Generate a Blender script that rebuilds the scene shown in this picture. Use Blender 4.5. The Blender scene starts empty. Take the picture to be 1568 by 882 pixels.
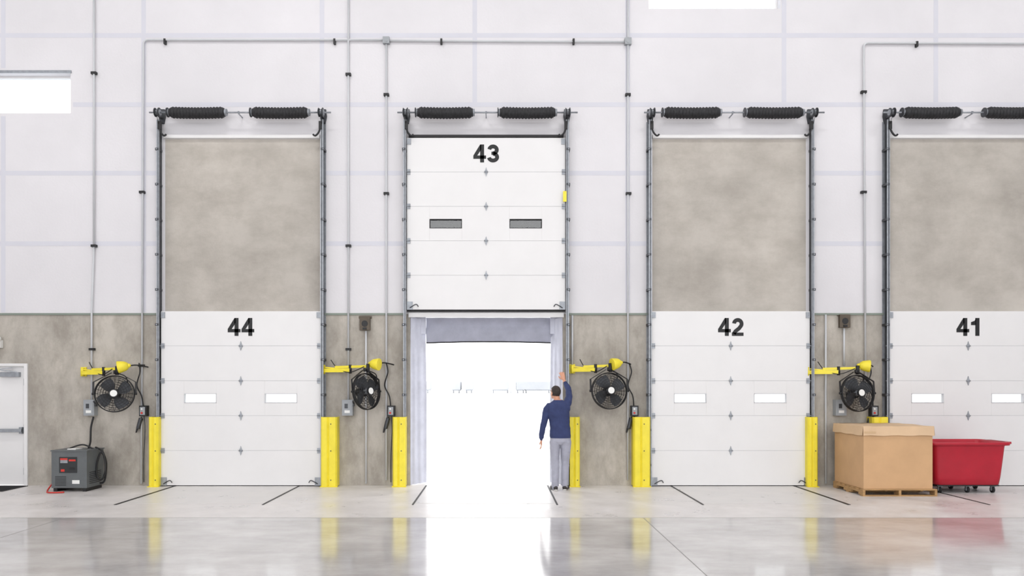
import bpy, bmesh, math, random
import numpy as np
from mathutils import Vector, Matrix, noise
random.seed(7)
scene = bpy.context.scene
pi = math.pi

# ---------------- survey of the wall elevation: 88 drawing units = 1 m ----------------
def X(u): return (u-762.0)/88.0
def Z(v): return (743.5-v)/88.0

def lin(c):
    o=[]
    for k in c:
        k=k/255.0
        o.append(k/12.92 if k<=0.04045 else ((k+0.055)/1.055)**2.4)
    return (o[0],o[1],o[2],1.0)

def mat(name, col, rough=0.5, metal=0.0, var=0.0, scale=3.0, bump=0.0, bscale=60.0, rvar=0.0, stretch=(1,1,1), detail=5.0, spec=None, var2=0.0, scale2=7.0, stretch2=(1,1,1)):
    m=bpy.data.materials.new(name); m.use_nodes=True
    nt=m.node_tree; b=nt.nodes['Principled BSDF']
    c=lin(col)
    b.inputs['Base Color'].default_value=c
    b.inputs['Roughness'].default_value=rough
    b.inputs['Metallic'].default_value=metal
    if spec is not None: b.inputs['Specular IOR Level'].default_value=spec
    tc=nt.nodes.new('ShaderNodeTexCoord')
    mp=nt.nodes.new('ShaderNodeMapping'); mp.inputs['Scale'].default_value=stretch
    nt.links.new(tc.outputs['Object'],mp.inputs['Vector'])
    if var>0 or rvar>0:
        n=nt.nodes.new('ShaderNodeTexNoise'); n.inputs['Scale'].default_value=scale; n.inputs['Detail'].default_value=detail
        n.inputs['Roughness'].default_value=0.6
        nt.links.new(mp.outputs['Vector'],n.inputs['Vector'])
        if var>0:
            r=nt.nodes.new('ShaderNodeValToRGB')
            r.color_ramp.elements[0].position=0.32; r.color_ramp.elements[1].position=0.68
            r.color_ramp.elements[0].color=tuple(max(0,k*(1-var)) for k in c[:3])+(1,)
            r.color_ramp.elements[1].color=tuple(min(1,k*(1+var)) for k in c[:3])+(1,)
            nt.links.new(n.outputs['Fac'],r.inputs['Fac']); out=r.outputs['Color']
            if var2>0:
                mp2=nt.nodes.new('ShaderNodeMapping'); mp2.inputs['Scale'].default_value=stretch2
                nt.links.new(tc.outputs['Object'],mp2.inputs['Vector'])
                n3=nt.nodes.new('ShaderNodeTexNoise'); n3.inputs['Scale'].default_value=scale2; n3.inputs['Detail'].default_value=8; n3.inputs['Roughness'].default_value=0.7
                nt.links.new(mp2.outputs['Vector'],n3.inputs['Vector'])
                r3=nt.nodes.new('ShaderNodeValToRGB')
                r3.color_ramp.elements[0].position=0.38; r3.color_ramp.elements[1].position=0.60
                r3.color_ramp.elements[0].color=(1-var2,1-var2*1.04,1-var2*1.1,1); r3.color_ramp.elements[1].color=(1,1,1,1)
                nt.links.new(n3.outputs['Fac'],r3.inputs['Fac'])
                mx=nt.nodes.new('ShaderNodeMix'); mx.data_type='RGBA'; mx.blend_type='MULTIPLY'; mx.inputs[0].default_value=1.0
                nt.links.new(out,mx.inputs[6]); nt.links.new(r3.outputs['Color'],mx.inputs[7]); out=mx.outputs[2]
            nt.links.new(out,b.inputs['Base Color'])
        if rvar>0:
            mr=nt.nodes.new('ShaderNodeMapRange'); mr.inputs['From Min'].default_value=0.3; mr.inputs['From Max'].default_value=0.7
            mr.inputs['To Min'].default_value=max(0.02,rough-rvar); mr.inputs['To Max'].default_value=rough+rvar
            nt.links.new(n.outputs['Fac'],mr.inputs['Value']); nt.links.new(mr.outputs['Result'],b.inputs['Roughness'])
    if bump>0:
        n2=nt.nodes.new('ShaderNodeTexNoise'); n2.inputs['Scale'].default_value=bscale; n2.inputs['Detail'].default_value=4
        bp=nt.nodes.new('ShaderNodeBump'); bp.inputs['Strength'].default_value=bump; bp.inputs['Distance'].default_value=0.01
        nt.links.new(mp.outputs['Vector'],n2.inputs['Vector'])
        nt.links.new(n2.outputs['Fac'],bp.inputs['Height']); nt.links.new(bp.outputs['Normal'],b.inputs['Normal'])
    return m

def glass_mat(name, tint, gloss=0.12):
    m=bpy.data.materials.new(name); m.use_nodes=True; nt=m.node_tree
    nt.nodes.remove(nt.nodes['Principled BSDF'])
    t=nt.nodes.new('ShaderNodeBsdfTransparent'); t.inputs['Color'].default_value=tint
    g=nt.nodes.new('ShaderNodeBsdfGlossy'); g.inputs['Roughness'].default_value=0.03
    mx=nt.nodes.new('ShaderNodeMixShader'); mx.inputs['Fac'].default_value=gloss
    nt.links.new(t.outputs[0],mx.inputs[1]); nt.links.new(g.outputs[0],mx.inputs[2])
    nt.links.new(mx.outputs[0],nt.nodes['Material Output'].inputs['Surface'])
    return m

M_white=mat('painted_concrete_white',(218,216,219),0.75,var=0.05,scale=0.45,bump=0.2,bscale=25)
M_band=mat('panel_joint_paint',(207,207,215),0.7,var=0.02,scale=2)
M_conc=mat('raw_concrete',(182,176,167),0.85,var=0.20,scale=0.8,bump=0.25,bscale=30,detail=10,var2=0.30,scale2=1.7,stretch2=(1.5,1,0.8))
M_conc2=mat('raw_concrete_panel',(188,182,174),0.85,var=0.13,scale=0.7,bump=0.25,bscale=30,stretch=(1,1,0.6),detail=10,var2=0.20,scale2=1.3,stretch2=(0.8,1,1.3))
M_apron=mat('apron_concrete',(220,216,214),0.34,var=0.09,scale=1.6,bump=0.05,bscale=40,rvar=0.1,detail=9,var2=0.09,scale2=3)
M_floor=mat('polished_concrete',(198,195,194),0.12,var=0.16,scale=0.8,rvar=0.04,detail=10,spec=1.0,var2=0.18,scale2=1.6,stretch2=(0.6,1.4,1))
M_joint=mat('joint_sealant',(140,138,136),0.6,var=0.1)
M_ceil=mat('ceiling_deck_white',(220,220,222),0.8,var=0.03)
M_trim=mat('trim_greygreen',(128,138,128),0.5,var=0.05)
M_door=mat('door_white_steel',(227,226,226),0.38,var=0.015,scale=2,bump=0.05,bscale=90)
M_gap=mat('door_joint_grey',(202,203,206),0.6,var=0.03)
M_steel=mat('galvanised_steel',(150,154,160),0.4,0.4,var=0.15,scale=15)
M_dsteel=mat('dark_steel',(70,72,76),0.45,0.5,var=0.2,scale=10)
M_black=mat('black_paint',(22,22,24),0.5,var=0.2,scale=10)
M_rubber=mat('black_rubber',(26,26,28),0.8,var=0.25,scale=14,bump=0.3,bscale=40)
M_sock=mat('spring_black',(32,32,35),0.6,var=0.5,scale=18,stretch=(3,1,1),bump=0.5,bscale=30)
M_number=mat('number_black',(12,13,16),0.5,var=0.1)
M_yellow=mat('safety_yellow',(240,222,60),0.42,var=0.06,scale=5,bump=0.05)
M_conduit=mat('conduit_painted',(200,202,205),0.45,0.0,var=0.03)
M_greybox=mat('grey_enclosure',(156,160,164),0.45,var=0.05)
M_bronze=mat('bronze_fixture',(88,78,66),0.5,0.2,var=0.15,scale=12)
M_card=mat('cardboard',(204,165,124),0.85,var=0.06,scale=2.5,bump=0.08,bscale=20)
M_cardl=mat('cardboard_lid',(218,187,152),0.85,var=0.06,scale=2.5,bump=0.08,bscale=20)
M_tape=mat('packing_tape',(205,172,132),0.3,var=0.03)
M_wood=mat('pallet_wood',(176,140,96),0.8,var=0.2,scale=5,stretch=(1,8,8),bump=0.2)
M_red=mat('red_polyethylene',(178,24,46),0.38,var=0.08,scale=3,bump=0.05)
M_charger=mat('charger_grey',(94,98,100),0.5,var=0.08,scale=6)
M_chargerd=mat('charger_vent_dark',(40,42,44),0.6,var=0.1)
M_redlab=mat('label_red',(200,50,40),0.5,var=0.05)
M_wlab=mat('label_white',(235,235,232),0.5,var=0.03)
M_seal=mat('dock_shelter_fabric',(166,168,182),0.75,var=0.1,scale=4,bump=0.25,bscale=12)
M_sealL=mat('dock_curtain_fabric',(200,202,214),0.75,var=0.08,scale=4,bump=0.25,bscale=12)
M_yard=mat('yard_concrete',(235,235,235),0.9,var=0.03)
M_trailer=mat('trailer_grey',(168,171,176),0.7,var=0.1,scale=0.1)
M_glass=glass_mat('door_lite_glass',(0.84,0.85,0.85,1),0.08)
M_clear=glass_mat('clear_glass',(0.92,0.95,0.97,1),0.06)
M_plate=mat('leveler_plate_paint',(216,213,211),0.34,var=0.07,scale=2.5,rvar=0.08)
M_lamp=mat('fill_lamp_diffuser',(250,250,250),0.5,var=0.01)

class B:
    def __init__(s,name,mats,parent=None):
        s.name=name; s.mats=mats; s.parent=parent; s.bm=bmesh.new(); s.M=Matrix.Identity(4)
    def v(s,p): return s.bm.verts.new(s.M@Vector(p))
    def f(s,vs,m,sm=False):
        try:
            fa=s.bm.faces.new(vs); fa.material_index=m; fa.smooth=sm; return fa
        except ValueError: return None
    def box(s,x0,x1,y0,y1,z0,z1,m=0):
        if x0>x1:x0,x1=x1,x0
        if y0>y1:y0,y1=y1,y0
        if z0>z1:z0,z1=z1,z0
        p=[s.v(q) for q in ((x0,y0,z0),(x1,y0,z0),(x1,y1,z0),(x0,y1,z0),(x0,y0,z1),(x1,y0,z1),(x1,y1,z1),(x0,y1,z1))]
        for q in ((3,2,1,0),(4,5,6,7),(0,1,5,4),(1,2,6,5),(2,3,7,6),(3,0,4,7)): s.f([p[i] for i in q],m)
    def bar(s,a,b,w,h,m=0):
        a=Vector(a);b=Vector(b);t=(b-a).normalized()
        up=Vector((0,0,1)) if abs(t.z)<0.9 else Vector((0,1,0))
        sd=t.cross(up).normalized(); up=sd.cross(t)
        p=[]
        for c in (a,b):
            for (i,j) in ((-1,-1),(1,-1),(1,1),(-1,1)): p.append(s.v(c+sd*i*w/2+up*j*h/2))
        for q in ((3,2,1,0),(4,5,6,7),(0,1,5,4),(1,2,6,5),(2,3,7,6),(3,0,4,7)): s.f([p[i] for i in q],m)
    def tube(s,path,r,m=0,n=8,closed=False,radii=None):
        P=[Vector(p) for p in path]; N=len(P); rings=[]; u=None
        for i in range(N):
            if closed: t=(P[(i+1)%N]-P[i-1]).normalized()
            else: t=(P[min(i+1,N-1)]-P[max(i-1,0)]).normalized()
            if u is None:
                ref=Vector((0,0,1)) if abs(t.z)<0.8 else Vector((1,0,0))
                u=(ref-t*ref.dot(t)).normalized()
            else:
                u=(u-t*u.dot(t)).normalized()
            w=t.cross(u); rr=radii[i] if radii else r
            rings.append([s.v(P[i]+u*rr*math.cos(2*pi*k/n)+w*rr*math.sin(2*pi*k/n)) for k in range(n)])
        for i in range(N if closed else N-1):
            a=rings[i];b=rings[(i+1)%N]
            for k in range(n): s.f([a[k],a[(k+1)%n],b[(k+1)%n],b[k]],m,True)
        if not closed:
            s.f(rings[0][::-1],m); s.f(rings[-1],m)
    def cyl(s,a,b,r,m=0,n=16,r2=None): s.tube([a,b],r,m,n,radii=[r,r if r2 is None else r2])
    def prism(s,pts,y0,y1,m=0):
        a=[s.v((p[0],y0,p[1])) for p in pts]; b=[s.v((p[0],y1,p[1])) for p in pts]; n=len(pts)
        s.f(a,m); s.f(b[::-1],m)
        for i in range(n): s.f([a[i],a[(i+1)%n],b[(i+1)%n],b[i]],m)
    def prismz(s,pts,z0,z1,m=0):
        a=[s.v((p[0],p[1],z0)) for p in pts]; b=[s.v((p[0],p[1],z1)) for p in pts]; n=len(pts)
        s.f(a[::-1],m); s.f(b,m)
        for i in range(n): s.f([a[i],a[(i+1)%n],b[(i+1)%n],b[i]],m)
    def ell(s,c,rx,ry,rz,m=0,n=16,k=10,R=None):
        c=Vector(c); rings=[]
        for i in range(1,k):
            th=pi*i/k; ring=[]
            for j in range(n):
                ph=2*pi*j/n; q=Vector((rx*math.sin(th)*math.cos(ph),ry*math.sin(th)*math.sin(ph),rz*math.cos(th)))
                if R: q=R@q
                ring.append(s.v(c+q))
            rings.append(ring)
        t=Vector((0,0,rz)); 
        if R: t=R@t
        T=s.v(c+t); Bo=s.v(c-t)
        for j in range(n):
            s.f([T,rings[0][j],rings[0][(j+1)%n]],m,True); s.f([Bo,rings[-1][(j+1)%n],rings[-1][j]],m,True)
        for i in range(len(rings)-1):
            for j in range(n): s.f([rings[i][j],rings[i+1][j],rings[i+1][(j+1)%n],rings[i][(j+1)%n]],m,True)
    def done(s,bevel=0.0):
        bmesh.ops.recalc_face_normals(s.bm,faces=s.bm.faces)
        me=bpy.data.meshes.new(s.name); s.bm.to_mesh(me); s.bm.free()
        for m in s.mats: me.materials.append(m)
        o=bpy.data.objects.new(s.name,me); scene.collection.objects.link(o)
        if s.parent: o.parent=s.parent
        if bevel>0:
            bv=o.modifiers.new('bevel','BEVEL'); bv.width=bevel; bv.segments=2; bv.limit_method='ANGLE'; bv.angle_limit=math.radians(50)
        return o

def empty(name,loc=(0,0,0)):
    e=bpy.data.objects.new(name,None); scene.collection.objects.link(e); e.empty_display_size=0.2
    return e

def bez(pts,n=10):
    P=[Vector(p) for p in pts]; out=[]
    for i in range(len(P)-1):
        p0=P[max(i-1,0)];p1=P[i];p2=P[i+1];p3=P[min(i+2,len(P)-1)]
        for k in range(n):
            t=k/n
            out.append(0.5*((2*p1)+(p2-p0)*t+(2*p0-5*p1+4*p2-p3)*t*t+(-p0+3*p1-3*p2+p3)*t**3))
    out.append(P[-1]); return out

# ================= ROOM SHELL =================
doors=[(250,493,44,False),(624,865,43,True),(996,1237,42,False),(1357,1598,41,False)]
WX0,WX1,WH=-16.0,18.0,11.6
holes=[]; raw=[]
for (a,b,n,op) in doors:
    holes.append((X(a+6 if not op else 628),X(b-6 if not op else 862),-1,Z(481)))
    if not op: raw.append((X(a+3),X(b-3),Z(479),Z(213)))
holes.append((X(-60),X(38),-1,Z(561)))              # personnel door
holes.append((X(-130),X(108),Z(173),Z(112)))        # clerestory
holes.append((X(993),X(1195),Z(13),Z(-48)))
holes.append((X(2040),X(2240),Z(173),Z(112)))
xs=sorted(set([WX0,WX1]+[h[0] for h in holes]+[h[1] for h in holes]+[r[0] for r in raw]+[r[1] for r in raw]))
zs=sorted(set([-0.0,WH,Z(481)]+[h[2] for h in holes if h[2]>0]+[h[3] for h in holes]+[r[2] for r in raw]+[r[3] for r in raw]))
def inh(x,z,L): return any(h[0]<x<h[1] and h[2]<z<h[3] for h in L)
w=B('wall_back',[M_white,M_conc,M_conc2]); TH=0.25
cellm={}
for i in range(len(xs)-1):
    for j in range(len(zs)-1):
        cx=(xs[i]+xs[i+1])/2; cz=(zs[j]+zs[j+1])/2
        if inh(cx,cz,holes): continue
        cellm[(i,j)]=1 if cz<Z(481) else (2 if inh(cx,cz,raw) else 0)
for (i,j),m in cellm.items():
    x0,x1,z0,z1=xs[i],xs[i+1],zs[j],zs[j+1]
    q=lambda *p:[w.v(k) for k in p]
    w.f(q((x0,0,z0),(x1,0,z0),(x1,0,z1),(x0,0,z1)),m)
    w.f(q((x0,TH,z0),(x0,TH,z1),(x1,TH,z1),(x1,TH,z0)),0)
    for (di,dj,pp) in ((-1,0,((x0,0,z0),(x0,0,z1),(x0,TH,z1),(x0,TH,z0))),(1,0,((x1,0,z0),(x1,TH,z0),(x1,TH,z1),(x1,0,z1))),
                       (0,-1,((x0,0,z0),(x0,TH,z0),(x1,TH,z0),(x1,0,z0))),(0,1,((x0,0,z1),(x1,0,z1),(x1,TH,z1),(x0,TH,z1)))):
        if (i+di,j+dj) not in cellm: w.f(q(*pp),m)
bmesh.ops.remove_doubles(w.bm,verts=w.bm.verts,dist=0.0001)
w.done()

fl=B('floor',[M_floor,M_apron,M_joint])
YF=-26.0
fl.box(WX0,WX1,YF,-3.15,-0.2,0,0)
fl.box(WX0,WX1,-3.15,TH,-0.2,0,1)
for xj in (-13.3,-5.7,1.92,9.5): fl.box(xj-0.005,xj+0.005,YF,-3.15,-0.01,0.0008,2)
fl.box(WX0,WX1,-3.158,-3.146,-0.01,0.0008,2)
fl.box(WX0,WX1,-9.006,-8.998,-0.01,0.0008,2)
fl.done()
c=B('ceiling',[M_ceil]); c.box(WX0,WX1,YF,TH,WH,WH+0.2)
c.done()
s=B('wall_left',[M_white]); s.box(WX0-0.25,WX0,YF,TH,-0.2,WH); s.done()
s=B('wall_right',[M_white]); s.box(WX1,WX1+0.25,YF,TH,-0.2,WH); s.done()

t=B('trim_1',[M_band])
bays=[(WX0,X(246)),(X(497),X(620)),(X(869),X(992)),(X(1241),X(1353)),(X(1602),WX1)]
t.box(WX0,WX1,-0.002,0,Z(57.5),Z(50.5))
for (a,b) in ((WX0,X(-134)),(X(112),X(2036)),(X(2244),WX1)): t.box(a,b,-0.002,0,Z(163.5),Z(156.5))
for v in (265,373):
    for (a,b) in bays: t.box(a,b,-0.002,0,Z(v+3.5),Z(v-3.5))
for u,v0 in ((5,478),(220,478),(493,205),(727,165),(961,478),(1200.5,165),(1433,165)):
    for va,vb in ((-270,50.5),(57.5,156.5),(163.5,261.5),(268.5,369.5),(376.5,478)):
        if u==5:
            if va==57.5: vb=104
            if va==163.5: va=178
        if vb<=v0+1: t.box(X(u-3.5),X(u+3.5),-0.002,0,Z(vb),Z(va) if va>-200 else WH)
t.done()
t=B('trim_2',[M_trim])
for (a,b) in bays: t.box(a,b,-0.018,0,Z(482.5),Z(479.5))
t.done(0.003)

def window(name,u0,u1,v0,v1):
    b=B(name,[M_door,M_clear,M_steel])
    x0,x1,z0,z1=X(u0),X(u1),Z(v1),Z(v0); f=0.035
    for (a,bb,c2,d) in ((x0,x1,z0,z0+f),(x0,x1,z1-f,z1),(x0,x0+f,z0+f,z1-f),(x1-f,x1,z0+f,z1-f)):
        b.box(a,bb,0.14,0.2,c2,d,0)
    b.box(x0+f,x1-f,0.168,0.174,z0+f,z1-f,1)
    b.box(x0-0.02,x1+0.02,-0.02,-0.001,z1,z1+0.045,2)
    return b.done()
window('window_1',-130,108,112,173)
window('window_2',993,1195,-48,13)
window('window_3',2040,2240,112,173)

# ================= DIGITS =================
def ribbon(pts,w):
    P=[Vector((p[0],p[1])) for p in pts]; L=[];R=[]
    for i in range(len(P)):
        t=(P[min(i+1,len(P)-1)]-P[max(i-1,0)]).normalized(); n=Vector((-t.y,t.x))
        L.append(P[i]+n*w/2); R.append(P[i]-n*w/2)
    return [(L[i],L[i+1],R[i+1],R[i]) for i in range(len(P)-1)]
def arc(cx,cy,rx,ry,a0,a1,n=16): return [(cx+rx*math.cos(math.radians(a0+(a1-a0)*i/n)),cy+ry*math.sin(math.radians(a0+(a1-a0)*i/n))) for i in range(n+1)]
def digit(ch):
    if ch=='4': return [[(.38,0),(.60,0),(.60,1),(.38,1)],[(0,.20),(.71,.20),(.71,.385),(0,.385)],[(0,.38),(.22,.38),(.44,.72),(.44,1),(.38,1)]]
    if ch=='1': return [[(.28,0),(.51,0),(.51,1),(.28,1)],[(.04,.60),(.32,.60),(.32,1),(.24,.84),(.04,.77)]]
    wd=.215
    if ch=='3':
        q=ribbon(arc(.33,.70,.21,.19,172,-85),wd)+ribbon(arc(.33,.295,.23,.19,88,-172),wd)
        return [list(k) for k in q]+[[(.24,.42),(.36,.42),(.36,.60),(.24,.60)]]
    if ch=='2':
        top=arc(.33,.675,.21,.215,175,-30)
        q=ribbon(top+[(.40,.42),(.20,.26),(.11,.12)],wd)
        return [list(k) for k in q]+[[(.0,0),(.65,0),(.65,.185),(.0,.185)]]

# ================= OVERHEAD DOCK DOORS =================
def dock_door(u0,u1,num,op):
    root=empty('overhead_dock_door')
    x0,x1=X(u0),X(u1); zb=0.012 if not op else Z(475); H=Z(477)-0.012 if not op else Z(213)-Z(475)
    xc=(x0+x1)/2; W=x1-x0
    p=B('sectional_panel',[M_door,M_gap,M_glass,M_black,M_rubber],root)
    sh=H/5; yf,yb=-0.085,-0.04
    for k in range(5):
        za=zb+k*sh+0.003; zt=zb+(k+1)*sh-0.003
        if k!=2: 
            p.box(x0,x1,yf,yb,za,zt)
        else:
            ww=0.56; wh=0.16; wz=(za+zt)/2
            wx=[x0+W*0.245,x0+W*0.75]
            cuts=[x0]
            for q in wx: cuts+= [q-ww/2,q+ww/2]
            cuts.append(x1)
            for i in range(5):
                if i%2==0: p.box(cuts[i],cuts[i+1],yf,yb,za,zt)
                else:
                    p.box(cuts[i],cuts[i+1],yf,yb,za,wz-wh/2); p.box(cuts[i],cuts[i+1],yf,yb,wz+wh/2,zt)
                    a,b2=cuts[i],cuts[i+1]
                    fr=0.010
                    for (aa,bb,cc,dd) in ((a,b2,wz-wh/2,wz-wh/2+fr),(a,b2,wz+wh/2-fr,wz+wh/2),(a,a+fr,wz-wh/2,wz+wh/2),(b2-fr,b2,wz-wh/2,wz+wh/2)):
                        p.box(aa,bb,yf-0.006,yb+0.01,cc,dd,1 if not op else 3)
                    p.box(a+fr,b2-fr,yb-0.012,yb-0.007,wz-wh/2+fr,wz+wh/2-fr,2)
                    if op: p.box(a-0.05,b2+0.05,-0.035,-0.02,wz-wh/2-0.04,wz+wh/2+0.04,4)  # dark sheet behind the raised lites, standing in for the wall's shade
        if k<4: p.box(x0+0.002,x1-0.002,yf+0.004,yb-0.004,zt-0.001,zt+0.007,1)
    p.box(x0,x1,yf+0.005,yb,zb-0.012 if not op else zb-0.03,zb+0.006,4)
    p.done(0.003)
    h=B('hinges_and_rollers',[M_steel,M_dsteel],root)
    for k in range(1,5):
        z=zb+k*sh
        h.prism([(xc-0.034,z),(xc-0.012,z+0.035),(xc,z+0.08),(xc+0.012,z+0.035),(xc+0.034,z),(xc+0.012,z-0.035),(xc,z-0.08),(xc-0.012,z-0.035)],-0.1,-0.085,0)
        h.cyl((xc-0.034,-0.101,z),(xc+0.034,-0.101,z),0.009,0)
        for sx,xx in ((1,x0),(-1,x1)):
            h.box(xx,xx+sx*0.06,-0.1,-0.085,z-0.045,z+0.045,0)
            h.cyl((xx-sx*0.06,-0.108,z),(xx+sx*0.06,-0.108,z),0.009,0)
            h.cyl((xx-sx*0.025,-0.108,z),(xx-sx*0.05,-0.108,z),0.024,1)
    for sx,xx in ((1,x0),(-1,x1)):
        h.box(xx,xx+sx*0.1,-0.1,-0.085,zb+0.0,zb+0.14,0)
        h.box(xx,xx+sx*0.07,-0.1,-0.085,zb+H-0.12,zb+H-0.02,0)
        h.tube(bez([(xx+sx*0.05,-0.11,zb+0.03),(xx+sx*0.16,-0.12,zb+0.09),(xx+sx*0.2,-0.11,zb+0.05)],6),0.008,1)
    h.done()
    d=B('door_number',[M_number],root)
    txt=str(num); hh=0.31; zt=zb+H-0.27-hh/2+0.15
    wds={'4':.70,'1':.52,'2':.64,'3':.66}; gap=0.07
    tot=sum(wds[ch] for ch in txt)+gap; cx=xc-tot*hh/2
    for ch in txt:
        for poly in digit(ch):
            d.prism([(cx+a*hh,zt-hh/2+b*hh) for a,b in poly],-0.0885,-0.0855)
        cx+=(wds[ch]+gap)*hh
    d.done()
    t=B('vertical_tracks',[M_steel,M_dsteel,M_black,M_yellow,M_door],root)
    ztop=Z(187)
    for sx,xx in ((-1,x0),(1,x1)):
        e=xx+sx*0.022
        t.box(e,e+sx*0.010,-0.135,-0.001,0.005,ztop,1)
        t.box(e+sx*0.010,e+sx*0.05,-0.012,-0.001,0.005,ztop,0)
        t.box(e-sx*0.015,e,-0.142,-0.132,0.005,ztop,0)
        t.box(e+sx*0.012,e+sx*0.035,-0.138,-0.13,0.005,ztop,0)
        z=0.35
        while z<ztop:
            t.box(e-sx*0.008,e+sx*0.055,-0.143,-0.001,z,z+0.04,1)
            t.cyl((e+sx*0.03,-0.148,z+0.02),(e+sx*0.03,-0.14,z+0.02),0.011,0)
            z+=0.605
        b0=xx
        t.tube(bez([(b0,-0.12,Z(194)),(b0,-0.14,Z(201)),(b0-sx*0.03,-0.15,Z(208)),(b0-sx*0.08,-0.15,Z(212)),(b0-sx*0.12,-0.15,Z(210))],6),0.016,2)
        t.box(b0-sx*0.02,b0+sx*0.03,-0.16,-0.1,Z(202),Z(190),2)
    if not op: t.box(x0+0.03,x1-0.03,-0.05,-0.001,Z(212.5),Z(207.5),4)
    else:
        t.box(x0+0.03,x1-0.03,-0.1,-0.02,Z(212.5),Z(209),2)
        t.box(x1-0.045,x1+0.015,-0.155,-0.145,Z(312),Z(296),3)
        t.box(x0+0.02,x1-0.02,-0.03,-0.001,Z(486),Z(479),4)
    t.done()
    g=B('torsion_spring_shaft',[M_steel,M_dsteel,M_sock,M_black],root)
    zs_=Z(178.5); ys=-0.2
    g.cyl((x0-0.15,ys,zs_),(x1+0.2,ys,zs_),0.014,0)
    for sx,xx in ((-1,x0-0.01),(1,x1+0.03)):
        g.prism([(xx-0.045,Z(168)),(xx+0.045,Z(168)),(xx+0.06,zs_),(xx+0.035,Z(190)),(xx-0.035,Z(190)),(xx-0.06,zs_)],-0.03,-0.001,1)
        g.box(xx-0.02,xx+0.02,-0.25,-0.001,zs_-0.05,zs_-0.03,1)
        for dx,rr in ((-0.035,0.075),(-0.02,0.062),(0.02,0.062),(0.035,0.08)):
            g.cyl((xx+dx-0.006,ys,zs_),(xx+dx+0.006,ys,zs_),rr,1,20)
        g.cyl((xx-0.05,ys,zs_),(xx+0.05,ys,zs_),0.05,0)
        g.cyl((xx-sx*0.0,ys-0.07,zs_),(xx,-0.115,Z(200)),0.004,3)
    for a in (0.155,0.67):
        sa=x0+W*a-0.23; sb=sa+0.95
        N=110; path=[];rad=[]
        for i in range(N+1):
            q=i/N; env=1.0 if 0.03<q<0.97 else 0.72
            path.append((sa+(sb-sa)*q,ys,zs_-0.012*math.sin(pi*q))); rad.append((0.091+0.007*math.sin(i*1.0))*env)
        g.tube(path,0.09,2,20,radii=rad)
        for xx in (sa,sb):
            g.cyl((xx-0.03,ys,zs_),(xx+0.03,ys,zs_),0.06,0,18)
            g.cyl((xx-0.04,ys,zs_),(xx-0.025,ys,zs_),0.08,1,18)
    g.box(xc-0.008,xc+0.008,-0.215,-0.001,zs_-0.03,zs_-0.015,0)
    g.cyl((xc-0.012,ys,zs_),(xc+0.012,ys,zs_),0.024,0)
    g.done()
for d in doors: dock_door(*d)

# ================= DOCK LEVELERS =================
for (xa,xb) in ((-5.58,-3.43),(-1.24,0.87),(3.0,5.13),(7.18,9.3)):
    l=B('dock_leveler',[M_plate,M_black,M_yellow])
    l.box(xa+0.03,xb-0.03,-1.98,0.2,0.0005,0.003,0)
    for k,(xx,wd) in enumerate(((xa,0.045 if xa<-5 else 0.026),(xb,0.045 if xa==3.0 else 0.026))):
        l.box(xx-wd/2,xx+wd/2,-2.1,-0.02,0.0005,0.006,1)
    l.done()

# ================= DOCK SHELTER at open bay =================
root=empty('dock_shelter')
sc=B('side_curtains',[M_sealL,M_seal,M_black],root)
for (ua,ub,s_) in ((628.5,651,1),(861.5,843.5,-1)):
    n=14; A=[];Bv=[];C=[]
    zt=Z(486)
    for i in range(n+1):
        q=i/n; x=X(ua)+(X(ub)*1.0-X(ua))*q; y=0.02+0.30*q+0.018*math.sin(q*17)
        x*= (1+ (y)*0.012)
        A.append(sc.v((x,y,0.01))); C.append(sc.v((x+0.01*math.sin(q*9),y,1.5))); Bv.append(sc.v((x-s_*0.02*q,y,zt)))
    for i in range(n):
        sc.f([A[i],A[i+1],C[i+1],C[i]],0,True); sc.f([C[i],C[i+1],Bv[i+1],Bv[i]],0,True)
sc.done()
hp=B('head_pad',[M_seal,M_black,M_sealL],root)
xa,xb=X(650),X(846)*1.02
nx,nz=40,6; G=[]
for j in range(nz+1):
    r=[]
    for i in range(nx+1):
        q=i/nx; zz=Z(484)-(Z(484)-Z(523.5)+0.0)*j/nz+0.02*math.sin(pi*q)*(j/nz)
        r.append(hp.v((xa+(xb-xa)*q,0.30+0.012*math.sin(q*40+j)+0.02*math.sin(j*1.3),zz)))
    G.append(r)
for j in range(nz):
    for i in range(nx): hp.f([G[j][i],G[j][i+1],G[j+1][i+1],G[j+1][i]],0,True)
hp.tube([tuple(v.co) for v in G[nz]],0.012,1,6)
hp.box(X(628),X(650),0.22,0.3,Z(510),Z(484),2); hp.box(X(844),X(862),0.22,0.3,Z(510),Z(484),2)
hp.done()

# ================= TRACK GUARDS =================
for (a,b) in ((227,242),(491,516),(601,621),(873,888),(970,996),(1237,1253),(1336,1361)):
    g=B('steel_track_guard',[M_yellow,M_dsteel])
    k=12.8/1144.0
    x0,x1=(a-762)*k,(b-762)*k; th=0.014; d=0.21; hgt=1.2; yb=-0.002
    xm=x0+(x1-x0)*0.45
    g.prismz([(x0,yb),(x0,-d+0.03),(x0+0.025,-d),(xm-0.02,-d),(xm,-d+0.02),(xm+0.02,-d),(x1-0.025,-d),(x1,-d+0.03),(x1,yb),(x1-th,yb),(x1-th,-d+0.035),(x1-0.03,-d+th),(xm+0.02,-d+th),(xm,-d+th+0.02),(xm-0.02,-d+th),(x0+0.03,-d+th),(x0+th,-d+0.035),(x0+th,yb)],0.012,hgt,0)
    g.box(x0-0.01,x1+0.01,-d-0.02,-0.145,0.0,0.012,0)
    for z in (0.12,0.62,1.08):
        g.cyl((xm+0.05,-d-0.006,z),(xm+0.05,-d+0.002,z),0.01,1,10)
    g.done(0.002)

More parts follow.
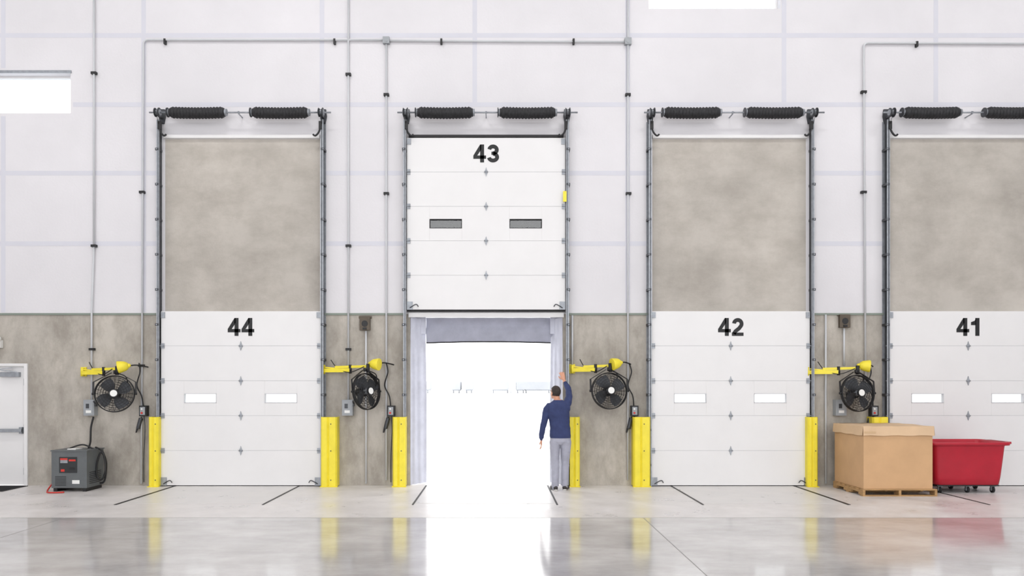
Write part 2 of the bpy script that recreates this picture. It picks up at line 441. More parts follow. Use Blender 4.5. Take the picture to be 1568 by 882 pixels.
# ================= CONDUITS =================
def corner(ax,az,bx,bz,cx,cz,r=0.09):
    a=Vector((ax,0,az));b=Vector((bx,0,bz));c_=Vector((cx,0,cz))
    u=(a-b).normalized();v=(c_-b).normalized(); out=[a]
    for i in range(9):
        t=i/8; p1=b+u*r;p3=b+v*r
        out.append(p1*(1-t)**2+b*2*t*(1-t)+p3*t*t)
    out.append(c_); return [(p.x,-0.035,p.z) for p in out]
con=B('electrical_conduit',[M_conduit,M_black,M_greybox])
R=0.0165
def vc(u,v0,v1): con.cyl((X(u),-0.035,Z(v0)),(X(u),-0.035,Z(v1)),R,0,10)
def clip(u,v,h=False):
    if h: con.box(X(u-1.5),X(u+1.5),-0.06,-0.001,Z(v+4),Z(v-4),1)
    else: con.box(X(u-4),X(u+4),-0.06,-0.001,Z(v+1.8),Z(v-1.8),1)
vc(145.5,-60,377); con.tube([(X(145.5),-.035,Z(377)),(X(142),-.035,Z(480)),(X(142),-.035,Z(612))],R,0,10)
for v in (113,377): clip(145.5,v)
clip(142.5,535)
con.tube(corner(X(218),Z(740),X(221),Z(62),X(592),Z(62.5)),R,0,10)
con.tube([(X(592),-.035,Z(63.5)),(X(961),-.035,Z(65.5))],R,0,10)
for u in (254,513,676,878): clip(u,65,True)
clip(219,295); clip(218,560)
vc(534,-60,612)
for v in (115,377,535): clip(534,v)
vc(592,63,735); clip(592,146); clip(592,297)
vc(961,-60,735); clip(961,146); clip(962,297)
con.tube(corner(X(1324),Z(618),X(1321),Z(67),X(1760),Z(69)),R,0,10)
clip(1321,142); clip(1321,295); clip(1402,69,True)
for u,v in ((592,63.5),(961,65)):
    con.box(X(u-5),X(u+5),-0.075,-0.001,Z(v+5),Z(v-5),2); con.cyl((X(u),-0.08,Z(v)),(X(u),-0.07,Z(v)),0.035,2)
vc(561,507,740); vc(1291,503,560); vc(1263,482,740); vc(876,483,560)
con.done()

for u,v in ((559.5,496),(1291.5,492)):
    b=B('alarm_horn',[M_bronze,M_black])
    b.box(X(u-8),X(u+8),-0.07,-0.001,Z(v+10),Z(v+-10),0)
    b.cyl((X(u),-0.075,Z(v)),(X(u),-0.068,Z(v)),0.055,1,20)
    b.box(X(u-3),X(u+3),-0.085,-0.07,Z(v+9),Z(v+6),1)
    b.box(X(u-10),X(u+10),-0.015,-0.001,Z(v-12),Z(v-8),0)
    b.done(0.006)

for u in (142,534,1283):
    b=B('disconnect_switch',[M_greybox,M_dsteel,M_redlab,M_wlab])
    b.box(X(u-8),X(u+8),-0.13,-0.001,Z(636),Z(612),0)
    b.box(X(u-6.5),X(u+6.5),-0.137,-0.13,Z(634),Z(614),0)
    b.box(X(u+8),X(u+10),-0.12,-0.05,Z(622),Z(616),1)
    b.bar((X(u+9),-0.09,Z(619)),(X(u+9),-0.16,Z(614)),0.02,0.02,1)
    b.box(X(u-4),X(u+1),-0.139,-0.137,Z(625),Z(618),1)
    b.box(X(u-4),X(u+4),-0.139,-0.137,Z(632),Z(628),3)
    b.done(0.004)

for u in (223,600,970.5,1335):
    b=B('door_control_station',[M_greybox,M_black,M_redlab,M_wlab,M_dsteel])
    b.box(X(u-5.5),X(u+5.5),-0.11,-0.001,Z(637),Z(621),1)
    b.box(X(u-4),X(u+3.5),-0.116,-0.11,Z(635),Z(623),0)
    b.cyl((X(u-1),-0.125,Z(626)),(X(u-1),-0.115,Z(626)),0.016,3,14)
    b.cyl((X(u-1),-0.13,Z(632)),(X(u-1),-0.115,Z(632)),0.018,2,14)
    b.cyl((X(u-5),-0.05,Z(640)),(X(u-9),-0.06,Z(656)),0.035,4,12)
    b.tube(bez([(X(u-9),-0.06,Z(655)),(X(u-12),-0.06,Z(662)),(X(u-10),-0.05,Z(652)),(X(u-4),-0.05,Z(638))],6),0.011,1)
    b.tube(bez([(X(u-8),-0.05,Z(556)),(X(u-5),-0.09,Z(570)),(X(u-10),-0.08,Z(590)),(X(u-3),-0.08,Z(606)),(X(u-1),-0.06,Z(622))],8),0.011,1)
    b.tube(bez([(X(u),-0.05,Z(637)),(X(u+1),-0.05,Z(660)),(X(u-1),-0.04,Z(700)),(X(u-1),-0.04,Z(738))],6),0.008,4)
    b.done(0.002)

# ================= DOCK FANS ON SWING ARMS =================
def dock_fan(uL,xf,zf,yaw,head_dir):
    b=B('dock_fan',[M_black,M_yellow,M_dsteel,M_steel,M_wlab,M_rubber])
    yfan=-0.36; za=zf+0.40; XL=X(uL)
    b.box(XL-0.05,XL+0.05,-0.025,-0.001,za-0.10,za+0.06,1)
    b.cyl((XL,-0.06,za-0.10),(XL,-0.06,za+0.05),0.028,1,14)
    pe=Vector((xf+0.02,yfan+0.04,za)); ps=Vector((XL,-0.06,za-0.01))
    mid=ps.lerp(pe,0.62)
    b.bar(ps+Vector((0,0,-0.03)),mid+Vector((0,0,-0.035)),0.05,0.065,1)
    b.bar(ps.lerp(pe,0.30)+Vector((0,0,0.022)),pe+Vector((0.1,0,0.03)),0.045,0.042,1)
    b.bar(ps+Vector((0,0,0.03)),ps.lerp(pe,0.36)+Vector((0,0,0.0)),0.02,0.02,1)
    b.cyl(mid+Vector((0,0,-0.09)),mid+Vector((0,0,0.06)),0.026,0,14)
    b.cyl(pe+Vector((0,0,-0.08)),pe+Vector((0,0,0.07)),0.03,0,14)
    hp_=pe+Vector((0.11,0,0.065)); dv=Vector(head_dir).normalized(); k=0.9
    path=[hp_-dv*0.09*k,hp_-dv*0.075*k,hp_-dv*0.03*k,hp_+dv*0.03*k,hp_+dv*0.085*k,hp_+dv*0.10*k]
    b.tube(path,0.1,1,20,radii=[0.03*k,0.06*k,0.09*k,0.105*k,0.115*k,0.112*k])
    b.cyl(hp_+dv*0.098*k,hp_+dv*0.104*k,0.085*k,1,20)
    b.ell(hp_-dv*0.09*k,0.035,0.035,0.035,1)
    b.tube(bez([tuple(pe+Vector((0.1,0,0.05))),tuple(pe+Vector((0.25,0.12,0.09))),tuple(pe+Vector((0.4,0.28,0.06)))],8),0.011,0,6)
    b.tube(bez([tuple(ps.lerp(pe,0.2)+Vector((0,0,0.15))),tuple(ps.lerp(pe,0.35)+Vector((0,0,0.0))),tuple(mid+Vector((0,-0.04,-0.07))),tuple(pe+Vector((-0.06,-0.04,0.02)))],8),0.008,0,6)
    b.tube(bez([tuple(pe+Vector((0,0,-0.05))),tuple(pe+Vector((0.13,0.05,-0.12))),tuple(pe+Vector((0.1,0.14,-0.32))),(xf,yfan+0.16,zf)],8),0.010,0,6)
    b.M=Matrix.Translation((xf,yfan,zf))@Matrix.Rotation(yaw,4,'Z')@Matrix.Rotation(math.radians(-6),4,'X')
    Rr=0.305; dep=0.075
    def prof(r):
        q=r/Rr; return dep*math.sqrt(max(0,1-q**2.4))
    for sgn in (-1,1):
        for r in (0.08,0.12,0.16,0.2,0.24,0.275):
            y=sgn*(0.02+prof(r)); b.tube([(r*math.cos(2*pi*k/36),y,r*math.sin(2*pi*k/36)) for k in range(36)],0.0035,0,5,closed=True)
        for k in range(24):
            a=2*pi*k/24; 
            b.tube([(r*math.cos(a+0.5*(r/Rr)*sgn*-0.6),sgn*(0.02+prof(r)),r*math.sin(a+0.5*(r/Rr)*sgn*-0.6)) for r in (0.05,0.12,0.19,0.25,0.29,Rr)],0.003,0,4)
    for y in (-0.025,0.0,0.025):
        b.tube([(Rr*math.cos(2*pi*k/48),y,Rr*math.sin(2*pi*k/48)) for k in range(48)],0.009,0,6,closed=True)
    b.cyl((0,-0.105,0),(0,-0.09,0),0.07,0,24); b.cyl((0,-0.109,0),(0,-0.104,0),0.055,4,24)
    b.cyl((0,-0.04,0),(0,0.04,0),0.05,3,20)
    b.cyl((0,0.05,0),(0,0.2,0),0.08,0,24,r2=0.07)
    for k in range(4):
        a=2*pi*k/4+0.5; g=[]
        for i in range(6):
            r=0.04+0.235*i/5; row=[]
            cw=0.22+0.50*math.sin(pi*min(1,0.25+0.6*i/5))
            for j in range(5):
                q=j/4-0.5; an=a+q*cw*1.6+0.12*i/5
                row.append(b.v((r*math.cos(an),-0.035+0.07*(q+0.5),r*math.sin(an))))
            g.append(row)
        for i in range(5):
            for j in range(4): b.f([g[i][j],g[i+1][j],g[i+1][j+1],g[i][j+1]],2,True)
    for sx in (-1,1):
        b.bar((sx*0.325,0.0,0.0),(sx*0.325,0.0,0.2),0.03,0.008,0); b.bar((sx*0.325,0,0.2),(sx*0.05,0,0.36),0.03,0.012,0)
        b.cyl((sx*0.30,0,0),(sx*0.345,0,0),0.02,0,12)
    b.cyl((0,0,0.34),(0,0,0.40),0.025,0,12)
    b.M=Matrix.Identity(4)
    return b.done()
dock_fan(129,-6.48,1.60,math.radians(18),(-1,-0.35,-0.2))
dock_fan(494,-2.22,1.64,math.radians(56),(1,-0.3,-0.1))
dock_fan(876,1.89,1.65,math.radians(10),(-1,-0.35,-0.2))
dock_fan(1235,6.09,1.61,math.radians(12),(1,-0.3,-0.1))

# ================= PERSONNEL DOOR =================
root=empty('door_1')
b=B('frame',[M_door,M_steel],root)
x0,x1,zt=X(-60),X(38),Z(561)
b.box(x0-0.06,x0,-0.03,0.2,0,zt+0.05,0); b.box(x1,x1+0.06,-0.03,0.2,0,zt+0.05,0); b.box(x0,x1,-0.03,0.2,zt,zt+0.05,0)
b.done(0.004)
b=B('leaf',[M_door,M_steel,M_dsteel,M_black],root)
b.box(x0+0.006,x1-0.006,0.02,0.065,0.01,zt-0.006,0)
b.box(x0+0.08,x1-0.03,-0.055,-0.02,Z(661.5),Z(656.5),1)
b.box(x1-0.08,x1-0.03,-0.04,0.02,Z(664),Z(654),1); b.box(x0+0.06,x0+0.14,-0.04,0.02,Z(665),Z(653),2)
b.box(x1-0.42,x1-0.08,-0.045,0.02,Z(577),Z(570),1)
b.bar((x1-0.12,-0.03,Z(570)),(x1-0.4,-0.12,Z(566)),0.03,0.012,1); b.bar((x1-0.4,-0.12,Z(566)),(x1-0.2,-0.03,Z(563)),0.03,0.012,1)
for z in (0.25,1.0,1.8): b.cyl((x1-0.008,0.0,z-0.06),(x1-0.008,0.0,z+0.06),0.012,1)
b.done(0.002)
b=B('emergency_light',[M_wlab,M_greybox])
b.box(X(-14),X(5),-0.08,-0.001,Z(533),Z(521),0)
for u in (-10,2): b.cyl((X(u),-0.07,Z(519)),(X(u),-0.13,Z(520)),0.05,0,18); 
b.box(X(-8),X(0),-0.06,-0.02,Z(522),Z(517),1)
b.done(0.005)
b=B('door_mat',[M_rubber])
b.box(-9.6,-8.12,-0.75,-0.08,0.0,0.008,0)
for i in range(14): b.box(-9.55,-8.17,-0.72+i*0.046,-0.70+i*0.046,0.008,0.012,0)
b.done(0.002)

# ================= BATTERY CHARGER =================
root=empty('battery_charger')
b=B('cabinet',[M_charger,M_chargerd,M_redlab,M_wlab,M_black,M_steel],root)
x0,x1,y0,y1,z0,z1=-7.31,-6.73,-0.76,-0.24,0.06,0.66
b.box(x0,x1,y0,y1,z0,z1,0)
b.box(x0-0.012,x1+0.012,y0-0.012,y1+0.012,z1,z1+0.02,0)
b.box(x0+0.13,x0+0.42,y0-0.008,y0,0.31,0.57,1)
b.box(x0+0.15,x0+0.27,y0-0.012,y0-0.008,0.47,0.55,5); b.box(x0+0.15,x0+0.27,y0-0.014,y0-0.012,0.52,0.55,2)
b.box(x0+0.29,x0+0.40,y0-0.012,y0-0.008,0.50,0.53,2)
b.box(x0+0.16,x0+0.22,y0-0.012,y0-0.008,0.33,0.37,2)
b.box(x0+0.30,x0+0.38,y0-0.012,y0-0.008,0.36,0.40,4)
for i in range(7):
    b.box(x0+0.06,x0+0.24,y0-0.003,y0+0.001,0.10+i*0.024,0.11+i*0.024,1)
    b.box(x1-0.001,x1+0.003,y0+0.08,y1-0.08,0.12+i*0.03,0.132+i*0.03,1)
b.box(x0+0.34,x0+0.46,y0-0.003,y0,0.13,0.19,3)
for xx in (x0+0.02,x1-0.08):
    b.box(xx,xx+0.06,y0+0.02,y1-0.02,0.0,z0,4)
b.box(x0+0.2,x0+0.34,y0+0.1,y0+0.3,z1+0.02,z1+0.035,3)
b.done(0.008)
b=B('cables',[M_black,M_redlab],root)
b.tube(bez([(X(146),-0.06,Z(638)),(X(144),-0.1,Z(655)),(X(148),-0.2,Z(675)),(-6.9,-0.4,0.685)],10),0.016,0)
b.tube(bez([(x1-0.05,-0.4,0.70),(x1+0.10,-0.45,0.62),(x1+0.17,-0.5,0.36),(x1+0.12,-0.5,0.18),(x1+0.03,-0.5,0.22),(x1+0.02,-0.48,0.45),(x1+0.08,-0.46,0.62),(x1+0.16,-0.46,0.45),(x1+0.13,-0.45,0.15),(x1+0.05,-0.45,0.1)],10),0.015,0)
b.tube(bez([(x0+0.0,-0.45,0.62),(x0-0.05,-0.5,0.5),(x0-0.06,-0.55,0.2),(x0-0.10,-0.7,0.015),(x0+0.08,-0.95,0.015),(x0+0.3,-0.92,0.015)],10),0.012,1)
b.tube(bez([(x1,-0.5,0.66),(x1-0.2,-0.5,0.75),(x1-0.4,-0.5,0.70),(x0+0.1,-0.4,0.68)],8),0.013,0)
b.done()

# ================= CARDBOARD BOX ON PALLET =================
b=B('wooden_pallet',[M_wood])
px0,px1,py0,py1=5.73,6.90,-1.28,-0.24
for i in range(7):
    a=py0+i*(py1-py0-0.1)/6; b.box(px0,px1,a,a+0.1,0.093,0.113)
for xx in (px0,(px0+px1)/2-0.02,px1-0.04):
    b.box(xx,xx+0.04,py0,py1,0.055,0.093); 
    for (ya,yb) in ((py0,py0+0.15),(py0+0.4,py0+0.66),(py1-0.15,py1)): b.box(xx,xx+0.04,ya,yb,0.018,0.055)
for a in (py0,py0+0.48,py1-0.1): b.box(px0,px1,a,a+0.1,0.0,0.018)
b.done(0.003)
b=B('cardboard_box',[M_card,M_cardl,M_tape,M_wlab])
cx0,cx1,cy0,cy1=5.755,6.84,-1.25,-0.245
def wallgrid(P0,P1,z0,z1,nrm,amp,m):
    g=[]
    for j in range(9):
        row=[]
        for i in range(13):
            q=i/12;r=j/8; p=Vector(P0).lerp(Vector(P1),q); off=amp*math.sin(pi*q)*math.sin(pi*r*0.9)
            row.append(b.v((p.x+nrm[0]*off,p.y+nrm[1]*off,z0+(z1-z0)*r)))
        g.append(row)
    for j in range(8):
        for i in range(12): b.f([g[j][i],g[j][i+1],g[j+1][i+1],g[j+1][i]],m,True)
zb_,zt_=0.115,1.085
wallgrid((cx0,cy0),(cx1,cy0),zb_,zt_,(0,-1),0.012,0); wallgrid((cx1,cy0),(cx1,cy1),zb_,zt_,(1,0),0.01,0)
wallgrid((cx1,cy1),(cx0,cy1),zb_,zt_,(0,1),0.01,0); wallgrid((cx0,cy1),(cx0,cy0),zb_,zt_,(-1,0),0.012,0)
b.box(cx0+0.01,cx1-0.01,cy0+0.01,cy1-0.01,zb_,zb_+0.01,0)
e=0.016; lz0,lz1=0.955,1.10
L=[(cx0-e,cy0-e),(cx1+e,cy0-e),(cx1+e,cy1+e),(cx0-e,cy1+e)]
n=10; top=[]
for j in range(n+1):
    row=[]
    for i in range(n+1):
        x=L[0][0]+(L[1][0]-L[0][0])*i/n; y=L[0][1]+(L[2][1]-L[0][1])*j/n
        row.append(b.v((x,y,lz1-0.018*math.sin(pi*i/n)*math.sin(pi*j/n)+0.004*math.sin(i*2.1+j))))
    top.append(row)
for j in range(n):
    for i in range(n): b.f([top[j][i],top[j][i+1],top[j+1][i+1],top[j+1][i]],1,True)
edges=[[top[0][i] for i in range(n+1)],[top[j][n] for j in range(n+1)],[top[n][i] for i in range(n,-1,-1)],[top[j][0] for j in range(n,-1,-1)]]
for k,ed in enumerate(edges):
    nx,ny=((0,-1),(1,0),(0,1),(-1,0))[k]
    lo=[b.v((v.co.x+nx*0.012,v.co.y+ny*0.012,lz0+0.006*math.sin(i*1.7+k))) for i,v in enumerate(ed)]
    for i in range(n): b.f([ed[i],ed[i+1],lo[i+1],lo[i]],1)
b.box(cx0+0.0,cx0+0.18,cy0-0.032,cy0-0.03,0.99,1.02,2)
b.done()

# ================= RED TUB CART =================
root=empty('red_bin_cart')
b=B('tub',[M_red],root)
tx,ty=7.595,-0.66
prof=[(0.50,0.28,0.06,0.135),(0.52,0.30,0.08,0.145),(0.535,0.315,0.08,0.26),(0.555,0.335,0.08,0.5),(0.575,0.355,0.08,0.76),(0.58,0.36,0.08,0.775),(0.635,0.395,0.09,0.78),(0.645,0.40,0.09,0.81),(0.64,0.395,0.09,0.83),(0.59,0.365,0.08,0.83),(0.565,0.345,0.07,0.80),(0.54,0.32,0.07,0.45),(0.51,0.29,0.07,0.17),(0.49,0.27,0.06,0.16)]
def rr2(hx,hy,r,z,n=6):
    out=[]
    for (sx,sy,a0) in ((1,1,0),(-1,1,90),(-1,-1,180),(1,-1,270)):
        for i in range(n+1):
            a=math.radians(a0+90*i/n); out.append((tx+sx*(hx-r)+r*math.cos(a),ty+sy*(hy-r)+r*math.sin(a),z))
    return out
rings=[[b.v(p) for p in rr2(*q)] for q in prof]
for i in range(len(rings)-1):
    N=len(rings[i])
    for k in range(N): b.f([rings[i][k],rings[i][(k+1)%N],rings[i+1][(k+1)%N],rings[i+1][k]],0,True)
b.f(rings[0][::-1],0); b.f(rings[-1],0)
b.box(tx+0.60,tx+0.72,ty-0.25,ty+0.25,0.795,0.83,0)
b.done(0.0)
b=B('caster_base',[M_black,M_steel,M_rubber],root)
b.box(tx-0.5,tx+0.5,ty-0.28,ty+0.28,0.115,0.137,0)
for (dx,dy) in ((-0.43,-0.22),(0.43,-0.22),(-0.43,0.22),(0.43,0.22),(0.02,-0.22),(0.02,0.22)):
    x,y=tx+dx,ty+dy
    b.cyl((x-0.016,y,0.054),(x+0.016,y,0.054),0.05,2,20); b.cyl((x-0.02,y,0.054),(x+0.02,y,0.054),0.022,1,12)
    b.box(x-0.026,x-0.02,y-0.025,y+0.025,0.04,0.11,1); b.box(x+0.02,x+0.026,y-0.025,y+0.025,0.04,0.11,1)
    b.box(x-0.04,x+0.04,y-0.04,y+0.04,0.106,0.115,1)
b.done(0.002)

# ================= EXTERIOR YARD =================
b=B('yard_ground',[M_yard]); b.box(-260,260,TH+0.01,420,-1.4,-1.2); b.done()
for (x,wd) in ((-14.5,3),(-10,2.7),(1.0,6),(8,3),(14,9),(-30,12),(-60,14),(30,14),(60,14)):
    b=B('parked_trailer',[M_trailer,M_dsteel])
    b.box(x-wd/2,x+wd/2,247,259,0.0,2.8,0); b.box(x-wd/2+0.2,x+wd/2-0.2,247.5,258,-0.35,0,0)
    for xx in (x-wd/2+0.5,x+wd/2-0.5): b.cyl((xx-0.2,249,-0.7),(xx+0.2,249,-0.7),0.5,0,16)
    b.done()
for x in (4.6,-40,50):
    b=B('yard_light_pole',[M_trailer]); b.cyl((x,245,-1.2),(x,245,11),0.16,0,10,r2=0.1); b.bar((x-1.3,245,11),(x+1.3,245,11),0.3,0.2,0)
    b.box(x-1.8,x-1,244.6,245.4,10.8,11.05); b.box(x+1,x+1.8,244.6,245.4,10.8,11.05); b.done()

# ================= MAN =================
M_shirt=mat('navy_sweater',(52,62,102),0.9,var=0.12,scale=12,bump=0.2,bscale=80)
M_pants=mat('grey_trousers',(164,165,178),0.85,var=0.08,scale=8,bump=0.15,bscale=60)
M_skin=mat('skin',(206,150,122),0.5,var=0.05,scale=10)
M_hair=mat('hair_dark_brown',(52,42,38),0.7,var=0.3,scale=40,bump=0.4,bscale=150)
M_shoe=mat('shoe_dark',(48,44,44),0.6,var=0.1)
M_sole=mat('shoe_sole',(200,198,194),0.7,var=0.05)
M_eye=mat('eye_white',(235,232,228),0.3,var=0.02)
def man(origin):
    bm=bmesh.new(); SK=[]
    LAB={'shirt':0,'pants':1,'skin':2,'hair':3,'shoe':4,'sole':5}
    def loft(pts,ra,rb,lab,ref=(1,0,0),n=18,cap=0.5):
        P=[Vector(p) for p in pts]; rings=[]
        for i,p in enumerate(P):
            t=(P[min(i+1,len(P)-1)]-P[max(i-1,0)]).normalized(); r=Vector(ref); u=(r-t*r.dot(t)).normalized(); v_=t.cross(u)
            rings.append([bm.verts.new(p+u*ra[i]*math.cos(2*pi*k/n)+v_*rb[i]*math.sin(2*pi*k/n)) for k in range(n)])
        for i in range(len(P)-1):
            for k in range(n): bm.faces.new([rings[i][k],rings[i][(k+1)%n],rings[i+1][(k+1)%n],rings[i+1][k]])
        t0=(P[0]-P[1]).normalized(); t1=(P[-1]-P[-2]).normalized()
        a=bm.verts.new(P[0]+t0*min(ra[0],rb[0])*cap); b_=bm.verts.new(P[-1]+t1*min(ra[-1],rb[-1])*cap)
        for k in range(n):
            bm.faces.new([a,rings[0][(k+1)%n],rings[0][k]]); bm.faces.new([b_,rings[-1][k],rings[-1][(k+1)%n]])
        for i in range(len(P)):
            SK.append((P[i],(ra[i]+rb[i])/2,LAB[lab]))
            if i<len(P)-1:
                for q in (0.25,0.5,0.75): SK.append((P[i].lerp(P[i+1],q),((ra[i]+rb[i])*(1-q)+(ra[i+1]+rb[i+1])*q)/2,LAB[lab]))
    def ell(c,rx,ry,rz,R=None):
        m=Matrix.Translation(c)@(R.to_4x4() if R else Matrix.Identity(4))@Matrix.Diagonal((rx,ry,rz,1))
        bmesh.ops.create_uvsphere(bm,u_segments=20,v_segments=14,radius=1.0,matrix=m)
    loft([(.005,0,1.0),(.01,0,.93),(.01,-.008,.87),(.01,-.008,.815),(.01,-.005,.775)],[.150,.158,.170,.160,.115],[.10,.112,.122,.118,.09],'pants',n=26)
    loft([(-.070,0,.88),(-.080,0,.80),(-.083,.005,.66),(-.077,.012,.50),(-.074,-.005,.33),(-.074,-.015,.16),(-.074,-.005,.075)],
         [.080,.092,.083,.068,.065,.059,.063],[.105,.108,.092,.073,.071,.063,.068],'pants',cap=0.1)
    loft([(.090,0,.88),(.098,0,.80),(.101,.005,.66),(.095,.03,.50),(.09,.03,.33),(.086,.02,.16),(.086,.03,.085)],
         [.080,.092,.083,.068,.065,.059,.063],[.105,.108,.092,.073,.071,.063,.068],'pants',cap=0.1)
    for sx,x,y in ((-1,-.074,-.01),(1,.088,.03)):
        dirx=-.035 if sx<0 else .05
        loft([(x,y,.11),(x,y-.01,.06)],[.04,.045],[.045,.052],'shoe')
        loft([(x-dirx*.2,y-.055,.045),(x,y,.05),(x+dirx*.5,y+.09,.046),(x+dirx,y+.165,.036),(x+dirx*1.2,y+.2,.03)],[.034,.042,.048,.046,.03],[.036,.045,.04,.03,.022],'shoe',cap=0.4)
        loft([(x-dirx*.2,y-.07,.014),(x,y,.014),(x+dirx*.5,y+.09,.014),(x+dirx,y+.17,.014),(x+dirx*1.2,y+.21,.014)],[.034,.042,.048,.047,.03],[.014]*5,'sole',cap=0.6)
    loft([(.010,0,.875),(.010,0,.90),(.010,0,.96),(.005,.0,1.05),(-.005,.0,1.16),(-.02,-.005,1.28),(-.028,-.008,1.37),(-.032,-.005,1.425),(-.038,.0,1.47),(-.042,.004,1.50)],
         [.163,.174,.171,.163,.167,.182,.190,.172,.110,.066],[.118,.128,.125,.118,.118,.125,.118,.10,.078,.062],'shirt',n=28,cap=0.2)
    loft([(-.042,.003,1.45),(-.048,.008,1.52),(-.06,.018,1.58)],[.056,.053,.055],[.058,.056,.058],'skin')
    loft([(-.125,-.005,1.395),(-.172,-.005,1.392),(-.208,-.007,1.345),(-.232,-.008,1.25),(-.262,-.012,1.12),(-.283,.0,1.02),(-.298,.03,.92),(-.301,.045,.865)],
         [.050,.058,.058,.054,.048,.044,.038,.036],[.060,.064,.064,.058,.05,.046,.040,.038],'shirt',cap=0.3,ref=(0,1,0))
    loft([(.07,-.01,1.37),(.105,.0,1.405),(.140,.035,1.47),(.163,.095,1.55),(.168,.17,1.645),(.160,.20,1.685),(.14,.245,1.735),(.122,.285,1.775)],
         [.055,.066,.066,.056,.048,.046,.041,.037],[.06,.070,.068,.058,.05,.048,.042,.038],'shirt',cap=0.3)
    ell(Vector((.115,.0,1.36)),.062,.085,.075)
    SK.append((Vector((.115,.0,1.36)),.07,0))
    def hand(wr,d,side,curl,fore):
        d=Vector(d).normalized(); s_=Vector(side); s_=(s_-d*s_.dot(d)).normalized(); nrm=d.cross(s_)*curl
        wr=Vector(wr); fore=Vector(fore)
        loft([fore,fore.lerp(wr,0.6),wr],[.029,.027,.026],[.03,.025,.021],'skin',ref=tuple(s_))
        kn=wr+d*.088
        loft([wr-d*.005,wr+d*.03,wr+d*.065,kn],[.026,.036,.041,.040],[.019,.017,.015,.012],'skin',ref=tuple(s_),cap=0.6)
        for i,(off,ln) in enumerate(((.031,.070),(.0105,.079),(-.0105,.073),(-.031,.057))):
            b0=kn+s_*off-d*.012; dd=(d+s_*off*3.2).normalized()
            a1=b0+dd*(.012+ln*.45)+nrm*.004; d2=(dd+nrm*.45).normalized(); a2=a1+d2*ln*.32; d3=(dd+nrm*.95).normalized(); a3=a2+d3*ln*.25
            loft([b0,a1,a2,a3],[.0098,.0090,.0084,.0072],[.0098,.0090,.0084,.0072],'skin',ref=tuple(s_),n=10,cap=0.9)
        t0=wr+d*.022+s_*.024; t1=t0+(d*.55+s_*.75+nrm*.25).normalized()*.036; t2=t1+(d*.85+s_*.35+nrm*.3).normalized()*.030; t3=t2+(d+nrm*.3).normalized()*.022
        loft([t0,t1,t2,t3],[.014,.0125,.0105,.0085],[.014,.0125,.0105,.0085],'skin',ref=tuple(nrm),n=10,cap=0.9)
    hand((-.303,.055,.835),(.02,.10,-1),(0,1,.1),-1,(-.301,.045,.875))
    hand((.098,.335,1.838),(-.25,.30,.95),(-1,-.1,-.25),-1,(.126,.278,1.765))
    HR=Matrix.Rotation(math.radians(32),3,'Z')@Matrix.Rotation(math.radians(8),3,'X'); HC=Vector((-.070,.02,1.625))
    def H(p): return HC+HR@Vector(p)
    ell(H((0,-.008,.02)),.074,.094,.092,HR)
    ell(H((0,.022,-.035)),.060,.068,.078,HR)
    ell(H((0,.066,-.095)),.026,.024,.020,HR)
    ell(H((0,.098,-.022)),.011,.016,.024,HR); ell(H((0,.104,-.036)),.015,.011,.010,HR)
    ell(H((0,.086,.012)),.045,.012,.010,HR)
    ell(H((0,.089,-.064)),.023,.009,.0045,HR); ell(H((0,.088,-.072)),.020,.009,.005,HR)
    for sx in (-1,1):
        ell(H((sx*.076,-.004,-.02)),.008,.019,.031,HR@Matrix.Rotation(sx*0.3,3,'Z'))
    bmesh.ops.recalc_face_normals(bm,faces=bm.faces)
    me=bpy.data.meshes.new('tmp'); bm.to_mesh(me); bm.free()
    o=bpy.data.objects.new('tmp_body',me); scene.collection.objects.link(o)
    r=o.modifiers.new('r','REMESH'); r.mode='VOXEL'; r.voxel_size=0.0055; r.use_smooth_shade=True
    sm=o.modifiers.new('s','SMOOTH'); sm.factor=0.5; sm.iterations=3
    dg=bpy.context.evaluated_depsgraph_get(); dg.update()
    m2=bpy.data.meshes.new_from_object(o.evaluated_get(dg)); bpy.data.objects.remove(o)
    m2.name='man_body'
    nv=len(m2.vertices); co=np.empty(nv*3); m2.vertices.foreach_get('co',co); co=co.reshape(-1,3)
    P=np.array([tuple(k[0]) for k in SK]); RR=np.array([k[1] for k in SK]); LB=np.array([k[2] for k in SK])
    lab=np.empty(nv,int)
    for i in range(0,nv,4000):
        d=np.linalg.norm(co[i:i+4000,None,:]-P[None],axis=2)-RR[None]; lab[i:i+4000]=LB[np.argmin(d,axis=1)]
    HI=np.array(HR.inverted()); hl=(co-np.array(HC))@HI.T
    inhead=(np.abs(hl[:,0])<.1)&(np.abs(hl[:,1])<.13)&(hl[:,2]>-.12)&(co[:,2]>1.50)&(co[:,0]<.03)
    hairm=inhead&(((hl[:,1]<.012)&(hl[:,2]>-.052)&(np.abs(hl[:,0])<.0745))|((hl[:,2]>.052)&(hl[:,1]<.075))|((hl[:,2]>.068)))
    earm=inhead&(np.abs(hl[:,0])>.0755)
    lab[inhead]=2; lab[hairm]=3; lab[earm]=2
    torso=(np.abs(co[:,0]-.01)<.21)&(co[:,2]>.78)&(co[:,2]<1.03)
    lab[torso]=np.where(co[torso][:,2]>.872,0,1)
    nn=np.empty(nv*3); m2.vertices.foreach_get('normal',nn); nn=nn.reshape(-1,3)
    for i in range(nv):
        x,y,z=co[i]
        if lab[i]==1: co[i]+=nn[i]*(noise.noise(Vector((x*9,y*9,z*5)))*.008+noise.noise(Vector((x*14+4,y*14,z*22)))*.004)
        elif lab[i]==0: co[i]+=nn[i]*(.003+noise.noise(Vector((x*10+9,y*10,z*9)))*.006+noise.noise(Vector((x*14+z*14,y*12,z*16)))*.004)
        elif lab[i]==3: co[i]+=nn[i]*(.005+.003*noise.noise(Vector((x*60,y*60,z*40))))
    m2.vertices.foreach_set('co',co.ravel())
    m2.materials.clear()
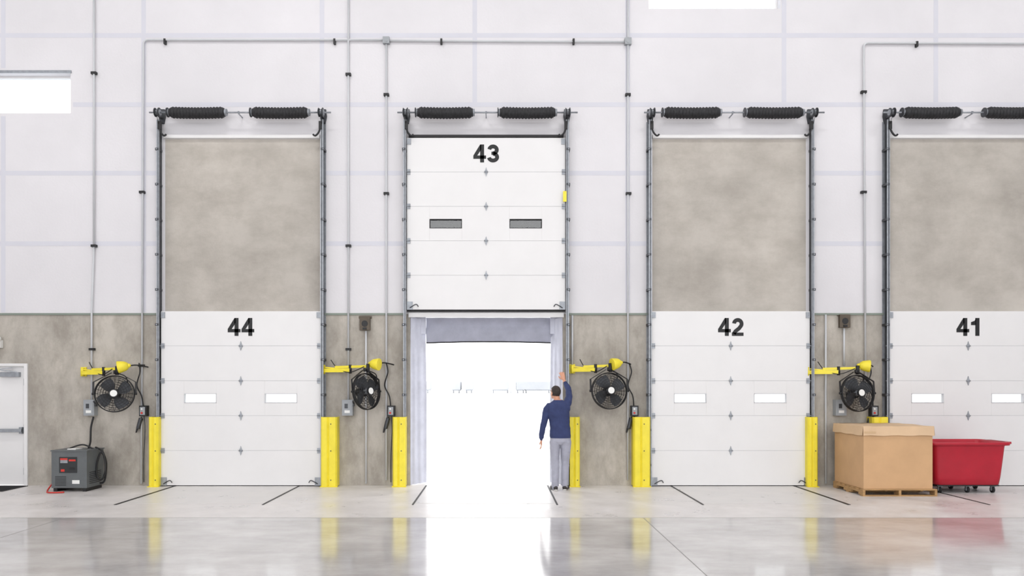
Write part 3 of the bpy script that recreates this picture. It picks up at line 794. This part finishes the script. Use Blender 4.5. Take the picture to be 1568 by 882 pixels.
    for m_ in (M_shirt,M_pants,M_skin,M_hair,M_shoe,M_sole): m2.materials.append(m_)
    for p in m2.polygons:
        ls=[lab[k] for k in p.vertices]; p.material_index=int(max(set(ls),key=ls.count)); p.use_smooth=True
    root=empty('man'); 
    body=bpy.data.objects.new('body',m2); scene.collection.objects.link(body); body.parent=root
    fc=B('face_details',[M_eye,M_hair,M_skin],root)
    for sx in (-1,1):
        fc.ell(H((sx*.030,.076,-.006)),.0125,.0125,.0125,0); fc.ell(H((sx*.030,.086,-.006)),.0055,.0045,.0055,1)
        fc.tube([H((sx*.014,.097,.016)),H((sx*.030,.096,.021)),H((sx*.046,.086,.016))],.004,1,6)
    fc.done()
    root.location=origin
man((1.03,-0.60,0.0))

# ================= LIGHTS =================
for x in (-10.5,-3.5,3.5,10.5):
    for y in (-4.5,-14):
        b=B('added_fill_housing',[M_steel,M_lamp])  # housing for an added lamp, out of view under the ceiling
        b.box(x-1.0,x+1.0,y-0.4,y+0.4,WH-0.12,WH-0.002,0); b.box(x-0.96,x+0.96,y-0.36,y+0.36,WH-0.14,WH-0.12,1)
        b.done()
        ld=bpy.data.lights.new('added_fill_lamp','AREA'); ld.shape='RECTANGLE'; ld.size=1.9; ld.size_y=0.7; ld.energy=165; ld.color=(1,0.985,0.965)  # added unseen fill, brightens the back wall
        lo=bpy.data.objects.new('added_fill_lamp',ld); lo.location=(x,y,WH-0.16); scene.collection.objects.link(lo)
w=bpy.data.worlds.new('overcast_sky'); scene.world=w; w.use_nodes=True
bg=w.node_tree.nodes['Background']; bg.inputs['Color'].default_value=(0.985,0.99,1.0,1); bg.inputs['Strength'].default_value=3.1

# ================= CAMERA =================
cd=bpy.data.cameras.new('camera'); cam=bpy.data.objects.new('camera',cd); scene.collection.objects.link(cam)
cam.location=(0,-13,1.756); cam.rotation_euler=(pi/2,0,0)
cd.sensor_width=36; cd.lens=36*1144/1568.0; cd.shift_x=22/1568.0; cd.shift_y=148/1568.0; cd.clip_end=1000
scene.camera=cam
scene.view_settings.view_transform='Standard'
scene.view_settings.look='None'
scene.view_settings.exposure=-0.16
